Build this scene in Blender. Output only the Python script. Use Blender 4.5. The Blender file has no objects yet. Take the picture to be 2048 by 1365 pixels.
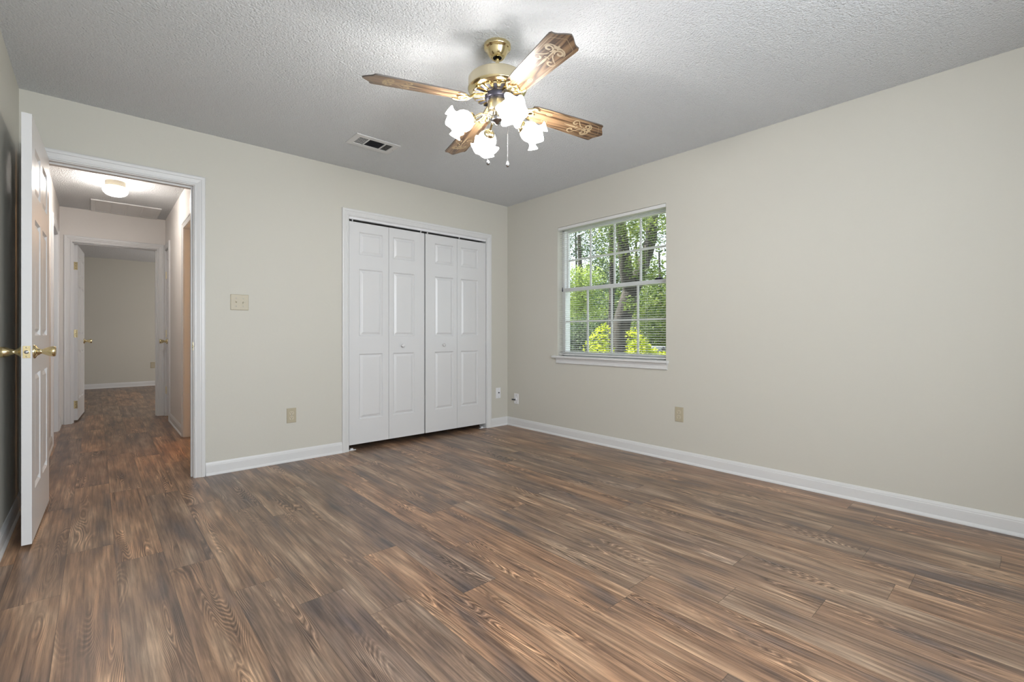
import bpy, math, random
from mathutils import Vector, Matrix, Euler

random.seed(7)
PI = math.pi
scene = bpy.context.scene
COL = scene.collection

# ------------------------------------------------------------------ camera
cam_d = bpy.data.cameras.new('camera')
cam_d.sensor_width = 36.0
cam_d.lens = 36.0 * 931.66 / 2048.0
cam_d.shift_y = -12.7 / 2048.0
cam_d.clip_start = 0.02
cam = bpy.data.objects.new('camera', cam_d)
COL.objects.link(cam)
CAM = Vector((-3.4396, -3.9294, 1.0069))
YAW = math.radians(41.7515)
cam.location = CAM
cam.rotation_euler = (PI / 2, 0, -YAW)
scene.camera = cam

# ------------------------------------------------------------------ colour management
scene.view_settings.view_transform = 'Standard'
scene.view_settings.look = 'None'
scene.view_settings.exposure = -0.04
scene.view_settings.gamma = 1.0
scene.view_settings.use_curve_mapping = False

# ------------------------------------------------------------------ sky, sun, added fill lights and the bathroom lamp
world = bpy.data.worlds.new('sky')
scene.world = world
world.use_nodes = True
bg = world.node_tree.nodes['Background']
bg.inputs['Color'].default_value = (0.80, 0.90, 1.0, 1)
bg.inputs['Strength'].default_value = 2.7


def lamp(name, kind, energy, loc, rot=(0, 0, 0), color=(1, 1, 1), **kw):
    d = bpy.data.lights.new(name, kind)
    d.energy = energy
    d.color = color
    for k, v in kw.items():
        setattr(d, k, v)
    o = bpy.data.objects.new(name, d)
    COL.objects.link(o)
    o.location = loc
    o.rotation_euler = rot
    return o


def aim(o, direction):
    o.rotation_euler = Vector(direction).to_track_quat('-Z', 'Y').to_euler()


sun = lamp('sun', 'SUN', 21.0, (0, 0, 20), color=(1.0, 0.95, 0.82), angle=0.01)
aim(sun, (0.24, -0.58, -0.78))
# added fill light outside an unseen opening behind the camera, shining in
rear_fill = lamp('rear_fill_light', 'AREA', 80, (-2.55, -4.86, 1.45), color=(0.90, 0.95, 1.0),
           shape='RECTANGLE', size=1.95, size_y=1.35)
aim(rear_fill, (0, 1, 0.0))
# added fill light inside the room at the hall's end, no window seen
far_fill = lamp('far_room_fill_light', 'AREA', 52, (-0.42, 5.6, 1.4), color=(1.0, 0.96, 0.92),
            shape='RECTANGLE', size=1.2, size_y=1.2)
aim(far_fill, (-1, 0, 0))
# incandescent light of the bathroom off the hall
lamp('bathroom_lamp', 'POINT', 45, (-2.25, 1.95, 2.0), color=(1.0, 0.55, 0.25), shadow_soft_size=0.12)

SHADE_EMIT = 16.0
BULB_EMIT = 320.0
DOME_EMIT = 84.0


# ------------------------------------------------------------------ materials
def new_mat(name):
    m = bpy.data.materials.new(name)
    m.use_nodes = True
    return m, m.node_tree, m.node_tree.nodes['Principled BSDF']


def plain(name, color, rough=0.5, metal=0.0, spec=0.5, emit=0.0, ecol=None):
    m, nt, p = new_mat(name)
    p.inputs['Base Color'].default_value = (*color, 1)
    p.inputs['Roughness'].default_value = rough
    p.inputs['Metallic'].default_value = metal
    p.inputs['Specular IOR Level'].default_value = spec
    if emit:
        p.inputs['Emission Color'].default_value = (*(ecol or color), 1)
        p.inputs['Emission Strength'].default_value = emit
    return m


class NT:
    """small helper for node graphs"""
    def __init__(s, nt):
        s.nt = nt

    def n(s, typ, **kw):
        nd = s.nt.nodes.new(typ)
        for k, v in kw.items():
            setattr(nd, k, v)
        return nd

    def link(s, a, b):
        s.nt.links.new(a, b)

    def put(s, sock, v):
        if isinstance(v, bpy.types.NodeSocket):
            s.link(v, sock)
        else:
            sock.default_value = v

    def m(s, op, a, b=None, c=None, clamp=False):
        nd = s.n('ShaderNodeMath', operation=op, use_clamp=clamp)
        s.put(nd.inputs[0], a)
        if b is not None:
            s.put(nd.inputs[1], b)
        if c is not None:
            s.put(nd.inputs[2], c)
        return nd.outputs[0]

    def vec(s, x, y, z=0.0):
        nd = s.n('ShaderNodeCombineXYZ')
        for i, v in enumerate((x, y, z)):
            s.put(nd.inputs[i], v)
        return nd.outputs[0]

    def noise(s, v, scale, detail=2.0, rough=0.5, dist=0.0):
        nd = s.n('ShaderNodeTexNoise')
        s.put(nd.inputs['Vector'], v)
        nd.inputs['Scale'].default_value = scale
        nd.inputs['Detail'].default_value = detail
        nd.inputs['Roughness'].default_value = rough
        nd.inputs['Distortion'].default_value = dist
        return nd.outputs[0]

    def ramp(s, f, *stops):
        nd = s.n('ShaderNodeValToRGB')
        s.put(nd.inputs[0], f)
        e = nd.color_ramp.elements
        while len(e) < len(stops):
            e.new(0.5)
        for i, (p, c) in enumerate(stops):
            e[i].position = p
            e[i].color = (*c, 1) if len(c) == 3 else c
        return nd.outputs[0]

    def mix(s, f, a, b, blend='MIX'):
        nd = s.n('ShaderNodeMix', data_type='RGBA', blend_type=blend)
        s.put(nd.inputs[0], f)
        for i, v in ((6, a), (7, b)):
            if isinstance(v, tuple):
                v = (*v, 1)
            s.put(nd.inputs[i], v)
        return nd.outputs[2]

    def bump(s, h, strength, dist, target):
        nd = s.n('ShaderNodeBump')
        nd.inputs['Strength'].default_value = strength
        nd.inputs['Distance'].default_value = dist
        s.link(h, nd.inputs['Height'])
        s.link(nd.outputs[0], target)


def wall_paint(name, color):
    m, nt, p = new_mat(name)
    g = NT(nt)
    co = g.n('ShaderNodeTexCoord').outputs['Object']
    p.inputs['Base Color'].default_value = (*color, 1)
    p.inputs['Roughness'].default_value = 0.55
    p.inputs['Specular IOR Level'].default_value = 0.3
    h = g.noise(co, 55, 3, 0.6)
    g.bump(h, 0.10, 0.004, p.inputs['Normal'])
    return m


def popcorn(name, color):
    m, nt, p = new_mat(name)
    g = NT(nt)
    co = g.n('ShaderNodeTexCoord').outputs['Object']
    a = g.noise(co, 88, 4, 0.7)
    v = g.n('ShaderNodeTexVoronoi', feature='SMOOTH_F1')
    g.link(co, v.inputs['Vector'])
    v.inputs['Scale'].default_value = 115
    h = g.m('SUBTRACT', a, g.m('MULTIPLY', v.outputs['Distance'], 0.5))
    p.inputs['Base Color'].default_value = (*color, 1)
    p.inputs['Roughness'].default_value = 0.9
    p.inputs['Specular IOR Level'].default_value = 0.1
    g.bump(h, 1.0, 0.018, p.inputs['Normal'])
    return m


def plank_floor(name):
    m, nt, p = new_mat(name)
    g = NT(nt)
    co = g.n('ShaderNodeTexCoord').outputs['Object']
    sp = g.n('ShaderNodeSeparateXYZ')
    g.link(co, sp.inputs[0])
    x, y = sp.outputs[0], sp.outputs[1]
    W, L = 0.167, 1.22
    u = g.m('DIVIDE', g.m('ADD', x, 3.375 + W * 20), W)
    pid = g.m('FLOOR', u)
    fx = g.m('FRACT', u)
    wn = g.n('ShaderNodeTexWhiteNoise', noise_dimensions='1D')
    g.link(pid, wn.inputs['W'])
    v = g.m('ADD', g.m('DIVIDE', y, L), g.m('MULTIPLY', wn.outputs['Value'], 7.0))
    jid = g.m('FLOOR', v)
    fy = g.m('FRACT', v)
    wn2 = g.n('ShaderNodeTexWhiteNoise', noise_dimensions='2D')
    g.link(g.vec(pid, jid), wn2.inputs['Vector'])
    r = wn2.outputs['Value']
    rs = g.n('ShaderNodeSeparateColor')
    g.link(wn2.outputs['Color'], rs.inputs[0])
    r1, r2, r3 = rs.outputs[0], rs.outputs[1], rs.outputs[2]
    ox = g.m('MULTIPLY', r1, 53.0)
    oy = g.m('MULTIPLY', r2, 71.0)
    px = g.m('ADD', x, ox)
    py = g.m('ADD', y, oy)
    # slow field whose contour lines are the cathedral grain
    fld = g.noise(g.vec(g.m('MULTIPLY', px, 8.0), g.m('MULTIPLY', py, 0.72), r3), 1.0, 2, 0.45, 0.15)
    wob = g.noise(g.vec(g.m('MULTIPLY', px, 40.0), g.m('MULTIPLY', py, 14.0)), 1.0, 3, 0.6)
    ring = g.m('SINE', g.m('ADD', g.m('MULTIPLY', fld, 330.0), g.m('MULTIPLY', wob, 3.0)))
    ring = g.m('ADD', g.m('MULTIPLY', ring, 0.5), 0.5)
    amt = g.noise(g.vec(g.m('MULTIPLY', px, 9.0), g.m('MULTIPLY', py, 1.6), 9.0), 1.0, 2, 0.5)
    amt = g.ramp(amt, (0.50, (0.05, 0.05, 0.05)), (0.64, (1, 1, 1)))
    # long fine fibres
    fib = g.noise(g.vec(g.m('MULTIPLY', px, 95.0), g.m('MULTIPLY', py, 3.2), 2.0), 1.0, 4, 0.65)
    fib2 = g.noise(g.vec(g.m('MULTIPLY', px, 30.0), g.m('MULTIPLY', py, 1.4), 5.0), 1.0, 3, 0.6)
    # colour patches
    pat = g.noise(g.vec(g.m('MULTIPLY', px, 11.0), g.m('MULTIPLY', py, 2.1), 3.0), 1.0, 2, 0.5)
    base = g.ramp(pat, (0.30, (0.112, 0.088, 0.080)), (0.41, (0.182, 0.124, 0.091)),
                  (0.53, (0.240, 0.160, 0.110)), (0.67, (0.325, 0.235, 0.168)))
    tint = g.ramp(r, (0.0, (0.80, 0.82, 0.90)), (0.45, (1.0, 0.98, 0.95)), (1.0, (1.22, 1.06, 0.92)))
    base = g.mix(1.0, base, tint, 'MULTIPLY')
    fc = g.ramp(fib, (0.37, (0.42, 0.39, 0.38)), (0.50, (1.0, 1.0, 1.0)), (0.62, (1.60, 1.56, 1.50)))
    base = g.mix(0.58, base, fc, 'MULTIPLY')
    fc2 = g.ramp(fib2, (0.36, (0.52, 0.50, 0.51)), (0.51, (1.0, 1.0, 1.0)), (0.64, (1.40, 1.37, 1.32)))
    base = g.mix(0.55, base, fc2, 'MULTIPLY')
    rc = g.ramp(ring, (0.0, (0.42, 0.38, 0.37)), (0.30, (0.90, 0.89, 0.88)), (0.80, (1.05, 1.04, 1.01)), (1.0, (1.9, 1.84, 1.75)))
    base = g.mix(g.m('MULTIPLY', amt, 0.85), base, rc, 'MULTIPLY')
    # thin dark splits
    spl = g.noise(g.vec(g.m('MULTIPLY', px, 60.0), g.m('MULTIPLY', py, 0.75), 11.0), 1.0, 2, 0.5)
    sm = g.ramp(spl, (0.31, (0.36, 0.34, 0.33)), (0.35, (1, 1, 1)))
    base = g.mix(0.55, base, sm, 'MULTIPLY')
    # joints
    ex = g.m('MINIMUM', fx, g.m('SUBTRACT', 1.0, fx))
    ey = g.m('MINIMUM', fy, g.m('SUBTRACT', 1.0, fy))
    jx = g.m('LESS_THAN', ex, 0.006)
    jy = g.m('LESS_THAN', ey, 0.0009)
    j = g.m('MAXIMUM', jx, jy)
    base = g.mix(g.m('MULTIPLY', j, 0.55), base, (0.03, 0.022, 0.018))
    g.link(base, p.inputs['Base Color'])
    g.link(g.m('ADD', 0.25, g.m('MULTIPLY', fib, 0.20)), p.inputs['Roughness'])
    p.inputs['Specular IOR Level'].default_value = 0.5
    h = g.m('ADD', g.m('MULTIPLY', fib, 0.5), g.m('MULTIPLY', g.m('MULTIPLY', ring, amt), 0.3))
    h = g.m('SUBTRACT', h, g.m('MULTIPLY', j, 0.6))
    g.bump(h, 0.25, 0.002, p.inputs['Normal'])
    return m


def blade_wood(name):
    m, nt, p = new_mat(name)
    g = NT(nt)
    co = g.n('ShaderNodeTexCoord').outputs['Object']
    inf = g.n('ShaderNodeObjectInfo').outputs['Random']
    sp = g.n('ShaderNodeSeparateXYZ')
    g.link(co, sp.inputs[0])
    x, y = sp.outputs[0], g.m('ADD', sp.outputs[1], g.m('MULTIPLY', inf, 9.0))
    fld = g.noise(g.vec(g.m('MULTIPLY', x, 1.3), g.m('MULTIPLY', y, 20.0), inf), 1.0, 2, 0.45, 0.2)
    ring = g.m('ADD', g.m('MULTIPLY', g.m('SINE', g.m('MULTIPLY', fld, 42.0)), 0.5), 0.5)
    fib = g.noise(g.vec(g.m('MULTIPLY', x, 8.0), g.m('MULTIPLY', y, 240.0)), 1.0, 3, 0.6)
    c = g.ramp(ring, (0.0, (0.055, 0.030, 0.016)), (0.3, (0.135, 0.080, 0.042)), (1.0, (0.215, 0.135, 0.074)))
    f = g.ramp(fib, (0.3, (0.72, 0.70, 0.68)), (0.65, (1.12, 1.1, 1.08)))
    g.link(g.mix(0.9, c, f, 'MULTIPLY'), p.inputs['Base Color'])
    p.inputs['Roughness'].default_value = 0.28
    return m


def bark(name):
    m, nt, p = new_mat(name)
    g = NT(nt)
    co = g.n('ShaderNodeTexCoord').outputs['Object']
    mp = g.n('ShaderNodeMapping')
    mp.inputs['Scale'].default_value = (14, 14, 2.4)
    g.link(co, mp.inputs[0])
    h = g.noise(mp.outputs[0], 1.0, 5, 0.65)
    g.link(g.ramp(h, (0.3, (0.012, 0.011, 0.010)), (0.7, (0.048, 0.041, 0.035))), p.inputs['Base Color'])  # canopy shade on the trunks is put into this dark bark colour
    p.inputs['Roughness'].default_value = 0.95
    g.bump(h, 1.0, 0.03, p.inputs['Normal'])
    return m


def leaf_mat(name, c0, c1, c2):
    m, nt, p = new_mat(name)
    g = NT(nt)
    co = g.n('ShaderNodeTexCoord').outputs['Object']
    f = g.noise(co, 3.0, 3, 0.7)
    c = g.ramp(f, (0.3, c0), (0.5, c1), (0.72, c2))
    g.link(c, p.inputs['Base Color'])
    p.inputs['Roughness'].default_value = 0.55
    p.inputs['Specular IOR Level'].default_value = 0.3
    tr = g.n('ShaderNodeBsdfTranslucent')
    g.link(c, tr.inputs['Color'])
    mx = g.n('ShaderNodeMixShader')
    mx.inputs[0].default_value = 0.4
    g.link(p.outputs[0], mx.inputs[1])
    g.link(tr.outputs[0], mx.inputs[2])
    g.link(mx.outputs[0], nt.nodes['Material Output'].inputs['Surface'])
    return m


def ground_mat(name):
    m, nt, p = new_mat(name)
    g = NT(nt)
    co = g.n('ShaderNodeTexCoord').outputs['Object']
    f = g.noise(co, 2.5, 5, 0.7)
    g.link(g.ramp(f, (0.3, (0.05, 0.07, 0.02)), (0.7, (0.16, 0.20, 0.06))), p.inputs['Base Color'])
    p.inputs['Roughness'].default_value = 0.95
    return m


def pane_glass(name):
    m, nt, p = new_mat(name)
    g = NT(nt)
    tr = g.n('ShaderNodeBsdfTransparent')
    tr.inputs['Color'].default_value = (0.97, 0.98, 0.98, 1)
    gl = g.n('ShaderNodeBsdfGlossy')
    gl.inputs['Roughness'].default_value = 0.02
    fr = g.n('ShaderNodeFresnel')
    fr.inputs['IOR'].default_value = 1.45
    mx = g.n('ShaderNodeMixShader')
    g.link(g.m('MULTIPLY', fr.outputs[0], 0.6), mx.inputs[0])
    g.link(tr.outputs[0], mx.inputs[1])
    g.link(gl.outputs[0], mx.inputs[2])
    g.link(mx.outputs[0], nt.nodes['Material Output'].inputs['Surface'])
    return m


def frosted_glass(name, emit, ecol, clear):
    """thin lit glass: part of the bulb's light passes straight through"""
    m = plain(name, (0.9, 0.9, 0.9), 0.3, emit=emit, ecol=ecol)
    nt = m.node_tree
    g = NT(nt)
    tr = g.n('ShaderNodeBsdfTransparent')
    mx = g.n('ShaderNodeMixShader')
    mx.inputs[0].default_value = clear
    g.link(nt.nodes['Principled BSDF'].outputs[0], mx.inputs[1])
    g.link(tr.outputs[0], mx.inputs[2])
    g.link(mx.outputs[0], nt.nodes['Material Output'].inputs['Surface'])
    return m


M = dict(
    wall=wall_paint('cream_wall_paint', (0.588, 0.571, 0.512)),
    hall=wall_paint('hall_wall_paint_lit', (0.76, 0.73, 0.70)),  # same paint as the bedroom, lightened to stand in for hall light
    ceil=popcorn('popcorn_ceiling', (0.85, 0.87, 0.89)),
    floor=plank_floor('vinyl_plank'),
    trim=plain('white_semi_gloss', (0.69, 0.69, 0.69), 0.32),
    door=plain('white_door_paint', (0.68, 0.68, 0.685), 0.28),
    brass=plain('polished_brass', (0.74, 0.62, 0.36), 0.16, 1.0),
    pale_brass=plain('satin_brass', (0.70, 0.63, 0.46), 0.36, 1.0),
    steel=plain('grey_steel', (0.45, 0.45, 0.47), 0.35, 1.0),
    chrome=plain('chrome', (0.40, 0.40, 0.42), 0.18, 1.0),
    black=plain('black_hole', (0.008, 0.008, 0.008), 0.8),
    dark=plain('dark_metal', (0.05, 0.05, 0.07), 0.3, 0.6),
    wood=blade_wood('oak_blade'),
    inlay=plain('cream_inlay', (0.36, 0.28, 0.17), 0.5),
    blade_edge=plain('dark_blade_edge', (0.09, 0.075, 0.065), 0.45),
    shade=frosted_glass('lit_frosted_glass', SHADE_EMIT, (1.0, 0.975, 0.94), 0.6),
    bulb=plain('lit_bulb', (0.9, 0.9, 0.9), 0.3, emit=BULB_EMIT, ecol=(1.0, 0.97, 0.93)),
    dome=plain('lit_dome_glass', (0.9, 0.9, 0.9), 0.3, emit=DOME_EMIT, ecol=(1.0, 0.93, 0.86)),
    ivory=plain('beige_plastic', (0.45, 0.40, 0.29), 0.35),
    ivory2=plain('light_ivory_plastic', (0.55, 0.50, 0.385), 0.35),
    white=plain('white_plastic', (0.78, 0.78, 0.80), 0.35),
    vinyl=plain('white_vinyl', (0.72, 0.72, 0.72), 0.4),
    slat=plain('white_aluminium_slat', (0.72, 0.72, 0.71), 0.35),
    glass=pane_glass('window_glass'),
    grey=plain('grey_painted_metal', (0.32, 0.32, 0.34), 0.5),
    bark=bark('tree_bark_shaded'),
    leaf_mid=leaf_mat('leaf_mid_green', (0.03, 0.06, 0.02), (0.10, 0.15, 0.035), (0.30, 0.35, 0.07)),
    leaf_dark=leaf_mat('leaf_dark_green', (0.02, 0.045, 0.032), (0.055, 0.095, 0.045), (0.18, 0.24, 0.09)),
    leaf_pale=leaf_mat('leaf_pale_green', (0.10, 0.16, 0.04), (0.30, 0.40, 0.09), (0.55, 0.62, 0.18)),
    leaf_lime=leaf_mat('leaf_yellow_green', (0.14, 0.22, 0.012), (0.42, 0.48, 0.015), (0.70, 0.70, 0.03)),
    ground=ground_mat('garden_ground'),
    siding=plain('exterior_siding', (0.5, 0.48, 0.44), 0.8),
)


# ------------------------------------------------------------------ mesh builder
class MB:
    def __init__(s):
        s.v, s.f, s.mi, s.sm = [], [], [], []

    def add(s, verts, faces, mi=0, smooth=False, M4=None):
        o = len(s.v)
        for p in verts:
            p = Vector(p)
            if M4 is not None:
                p = M4 @ p
            s.v.append(tuple(p))
        for f in faces:
            s.f.append([i + o for i in f])
            s.mi.append(mi)
            s.sm.append(smooth)
        return s

    def box(s, x0, x1, y0, y1, z0, z1, mi=0, M4=None):
        v = [(x0, y0, z0), (x1, y0, z0), (x1, y1, z0), (x0, y1, z0),
             (x0, y0, z1), (x1, y0, z1), (x1, y1, z1), (x0, y1, z1)]
        f = [(0, 3, 2, 1), (4, 5, 6, 7), (0, 1, 5, 4), (1, 2, 6, 5), (2, 3, 7, 6), (3, 0, 4, 7)]
        return s.add(v, f, mi, False, M4)

    def lathe(s, prof, n=32, mi=0, M4=None, cap=True, smooth=True):
        """prof: list of (r, z) revolved round Z"""
        v, f = [], []
        for r, z in prof:
            for k in range(n):
                a = 2 * PI * k / n
                v.append((r * math.cos(a), r * math.sin(a), z))
        for i in range(len(prof) - 1):
            for k in range(n):
                k2 = (k + 1) % n
                f.append((i * n + k, i * n + k2, (i + 1) * n + k2, (i + 1) * n + k))
        s.add(v, f, mi, smooth, M4)
        if cap:
            if prof[0][0] > 1e-5:
                s.add([v[k] for k in range(n)], [tuple(reversed(range(n)))], mi, False, M4)
            if prof[-1][0] > 1e-5:
                b = (len(prof) - 1) * n
                s.add([v[b + k] for k in range(n)], [tuple(range(n))], mi, False, M4)
        return s

    def tube(s, pts, r, n=8, mi=0, M4=None, caps=True, flat=1.0):
        pts = [Vector(p) for p in pts]
        rs = r if isinstance(r, (list, tuple)) else [r] * len(pts)
        v, f = [], []
        prev = None
        for i, p in enumerate(pts):
            if i == 0:
                t = pts[1] - p
            elif i == len(pts) - 1:
                t = p - pts[i - 1]
            else:
                t = pts[i + 1] - pts[i - 1]
            t.normalize()
            if prev is None:
                ref = Vector((0, 0, 1)) if abs(t.z) < 0.9 else Vector((1, 0, 0))
                nrm = t.cross(ref).normalized()
            else:
                nrm = (prev - t * prev.dot(t)).normalized()
            prev = nrm
            b = t.cross(nrm)
            for k in range(n):
                a = 2 * PI * k / n
                v.append(p + (nrm * math.cos(a) + b * math.sin(a) * flat) * rs[i])
        for i in range(len(pts) - 1):
            for k in range(n):
                k2 = (k + 1) % n
                f.append((i * n + k, i * n + k2, (i + 1) * n + k2, (i + 1) * n + k))
        s.add(v, f, mi, True, M4)
        if caps:
            s.add(v[:n], [tuple(reversed(range(n)))], mi, False, M4)
            s.add(v[-n:], [tuple(range(n))], mi, False, M4)
        return s

    def prism(s, outline, z0, z1, mi=0, M4=None, side_mi=None):
        """outline: ccw list of (x, y)"""
        n = len(outline)
        v = [(x, y, z0) for x, y in outline] + [(x, y, z1) for x, y in outline]
        s.add(v, [tuple(reversed(range(n))), tuple(range(n, 2 * n))], mi, False, M4)
        s.add(v, [(k, (k + 1) % n, n + (k + 1) % n, n + k) for k in range(n)],
              mi if side_mi is None else side_mi, False, M4)
        return s

    def build(s, name, mats, parent=None, loc=None, rot=None):
        me = bpy.data.meshes.new(name)
        me.from_pydata(s.v, [], s.f)
        mats = mats if isinstance(mats, (list, tuple)) else [mats]
        for m in mats:
            me.materials.append(m)
        me.polygons.foreach_set('material_index', s.mi)
        me.polygons.foreach_set('use_smooth', s.sm)
        me.validate()
        me.update()
        o = bpy.data.objects.new(name, me)
        COL.objects.link(o)
        if parent is not None:
            o.parent = parent
        if loc is not None:
            o.location = loc
        if rot is not None:
            o.rotation_euler = rot
        return o


def tag(o, label=None, cat=None, group=None, kind=None):
    if label:
        o['label'] = label
    if cat:
        o['category'] = cat
    if group:
        o['group'] = group
    if kind:
        o['kind'] = kind
    return o


def empty(name, loc=(0, 0, 0), rot=(0, 0, 0)):
    o = bpy.data.objects.new(name, None)
    o.empty_display_size = 0.1
    COL.objects.link(o)
    o.location = loc
    o.rotation_euler = rot
    return o


def bevel(o, w=0.002, seg=2):
    b = o.modifiers.new('bevel', 'BEVEL')
    b.width = w
    b.segments = seg
    b.limit_method = 'ANGLE'
    b.angle_limit = math.radians(40)
    return o


def copy_tree(o, parent=None):
    c = o.copy()
    COL.objects.link(c)
    if parent is not None:
        c.parent = parent
    for ch in [k for k in bpy.data.objects if k.parent == o]:
        copy_tree(ch, c)
    return c


# ------------------------------------------------------------------ room shell
H = 2.44
XL, YF = -3.775, -4.70          # left wall face, wall behind the camera
DX0, DX1, DZ = -3.695, -2.930, 2.054   # bedroom doorway
CX0, CX1, CZ = -1.815, -0.305, 2.030   # closet opening
HL, HR, HE = -3.745, -2.795, 3.300     # hall faces
EX0, EX1, EZ = -3.640, -2.880, 2.055   # doorway at the hall's end
WY0, WY1, WZ0, WZ1 = -1.947, -0.759, 0.795, 2.075   # window opening
BY0, BY1 = 0.86, 1.615                 # bathroom doorway (hall, right side)
NY0, NY1 = 2.835, 3.235                # narrow hall closet
OY0, OY1 = 2.05, 2.81                  # doorway on the hall's left side
DH = 2.045


def struct(name, mb, mat, label, cat, parent=None):
    return tag(mb.build(name, mat, parent), label, cat, kind='structure')


fl = MB().box(-6.6, 0.16, -4.9, 7.95, -0.15, 0.0)
struct('floor', fl, M['floor'], 'brown wood-look vinyl plank floor with grey streaks', 'floor')
ce = MB().box(-6.6, 0.30, -4.9, 7.95, H, H + 0.2)
struct('ceiling', ce, M['ceil'], 'light grey popcorn textured ceiling above the fan', 'ceiling')


def wall_x(x0, x1, y0, y1, openings):
    """wall running along Y between x0..x1; openings: (ya, yb, za, zb)"""
    mb = MB()
    y = y0
    for (a, b, za, zb) in sorted(openings):
        if a > y:
            mb.box(x0, x1, y, a, 0, H)
        if za > 0:
            mb.box(x0, x1, a, b, 0, za)
        if zb < H:
            mb.box(x0, x1, a, b, zb, H)
        y = b
    if y < y1:
        mb.box(x0, x1, y, y1, 0, H)
    return mb


def wall_y(y0, y1, x0, x1, openings):
    mb = MB()
    x = x0
    for (a, b, za, zb) in sorted(openings):
        if a > x:
            mb.box(x, a, y0, y1, 0, H)
        if za > 0:
            mb.box(a, b, y0, y1, 0, za)
        if zb < H:
            mb.box(a, b, y0, y1, zb, H)
        x = b
    if x < x1:
        mb.box(x, x1, y0, y1, 0, H)
    return mb


J = 0.018  # jamb board thickness
struct('wall_back', wall_y(0, 0.12, XL - 0.12, 0, [(DX0 - J, DX1 + J, 0, DZ + J), (CX0 - J, CX1 + J, 0, CZ + J)]),
       M['wall'], 'cream wall with the closet and the open doorway', 'wall')
struct('wall_right', wall_x(0, 0.16, YF - 0.12, 7.8, [(WY0, WY1, WZ0, WZ1)]),
       M['wall'], 'long blank cream wall with the window', 'wall')
struct('wall_left', wall_x(XL - 0.12, XL, YF, 0, []), M['wall'], 'sliver of cream wall behind the open bedroom door', 'wall')
struct('wall_front', wall_y(YF - 0.12, YF, XL - 0.12, 0, [(-3.55, -1.55, 0.75, 2.15)]), M['wall'],  # unseen opening added to let the rear fill light in
       'cream wall behind the viewer', 'wall')
struct('wall_hall_left', wall_x(HL - 0.12, HL, 0.12, HE, [(OY0 - J, OY1 + J, 0, DH + J)]), M['hall'],
       'left hallway wall seen past the open door', 'wall')
struct('wall_hall_right', wall_x(HR, HR + 0.12, 0.12, HE, [(BY0 - J, BY1 + J, 0, DH + J), (NY0 - J, NY1 + J, 0, DH + J)]),
       M['hall'], 'right hallway wall with the warm lit doorway', 'wall')
struct('wall_hall_end', wall_y(HE, HE + 0.12, -6.4, 0, [(EX0 - J, EX1 + J, 0, EZ + J)]), M['hall'],
       'wall at the far end of the hallway above the inner doorway', 'wall')
struct('wall_far', wall_y(7.68, 7.8, -6.4, 0, []), M['wall'], 'bare wall of the dim room beyond the hallway', 'wall')
struct('wall_far_right', wall_x(-0.40, -0.30, HE + 0.12, 7.68, [(5.0, 6.2, 0.8, 2.0)]), M['wall'], 'right wall of the dim far room', 'wall')  # unseen opening added next to the far room's fill light
struct('wall_house_left', wall_x(-6.55, -6.4, YF - 0.12, 7.8, []), M['wall'], 'outer wall on the far left of the house', 'wall')
cl = MB()
cl.box(-2.02, -0.16, 0.72, 0.76, 0, H).box(-2.02, -1.98, 0.12, 0.72, 0, H).box(-0.16, -0.12, 0.12, 0.76, 0, H)
struct('wall_closet', cl, M['wall'], 'dark inside of the bedroom closet behind the folding doors', 'wall')
bw = MB()
bw.box(-1.2, -1.1, 0.76, 2.4, 0, H).box(HR + 0.12, -1.1, 2.4, 2.5, 0, H).box(HR + 0.12, -2.02, 0.60, 0.76, 0, H)
struct('wall_bathroom', bw, M['wall'], 'walls of the warmly lit room off the hallway', 'wall')


# ------------------------------------------------------------------ trim: baseboards, casings, jambs
def baseboard(mb, p0, p1, nrm, h=0.092, c0=0.0, c1=0.0):
    """profile swept from p0 to p1 along a wall whose room-side normal is nrm; c0/c1 mitre the ends (+ shortens with depth)"""
    p0, p1, nrm = Vector((*p0, 0)), Vector((*p1, 0)), Vector((*nrm, 0))
    t = (p1 - p0).normalized()
    prof = [(0, 0), (0.019, 0), (0.019, 0.006), (0.016, 0.013), (0.0115, 0.019), (0.011, 0.058), (0.0105, 0.070),
            (0.0085, 0.0745), (0.0085, 0.0785), (0.006, 0.086), (0.004, h), (0, h)]
    v = []
    for (P, c, s) in ((p0, c0, 1), (p1, c1, -1)):
        for d, z in prof:
            v.append(P + nrm * d + t * (c * d * s) + Vector((0, 0, z)))
    n = len(prof)
    f = [(k, (k + 1) % n, n + (k + 1) % n, n + k) for k in range(n)]
    f += [tuple(reversed(range(n))), tuple(range(n, 2 * n))]
    if t.cross(nrm).z < 0:
        f = [tuple(reversed(q)) for q in f]
    mb.add(v, f)
    return mb


CAS = [(0.0, 0.0), (0.0, 0.009), (0.004, 0.011), (0.010, 0.011), (0.014, 0.0075), (0.022, 0.010), (0.034, 0.0135),
       (0.040, 0.014), (0.043, 0.0175), (0.056, 0.0185), (0.062, 0.0175), (0.066, 0.013), (0.066, 0.0)]


def casing(mb, a, b, top, to_world, w=0.066, reveal=0.005):
    """three-sided mitred casing; to_world(s, out, z) maps wall coords to world"""
    k = w / 0.066
    rows = []
    for (s_, z_, ds, dz) in ((a - reveal, 0, -1, 0), (a - reveal, top + reveal, -1, 1), (b + reveal, top + reveal, 1, 1), (b + reveal, 0, 1, 0)):
        rows.append([to_world(s_ + ds * u * k, o, z_ + dz * u * k) for u, o in CAS])
    n = len(CAS)
    v = [p for r in rows for p in r]
    f = []
    for i in range(3):
        for q in range(n - 1):
            f.append((i * n + q, i * n + q + 1, (i + 1) * n + q + 1, (i + 1) * n + q))
    f.append(tuple(range(n)))
    f.append(tuple(reversed(range(3 * n, 4 * n))))
    mb.add(v, f)
    return mb


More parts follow.
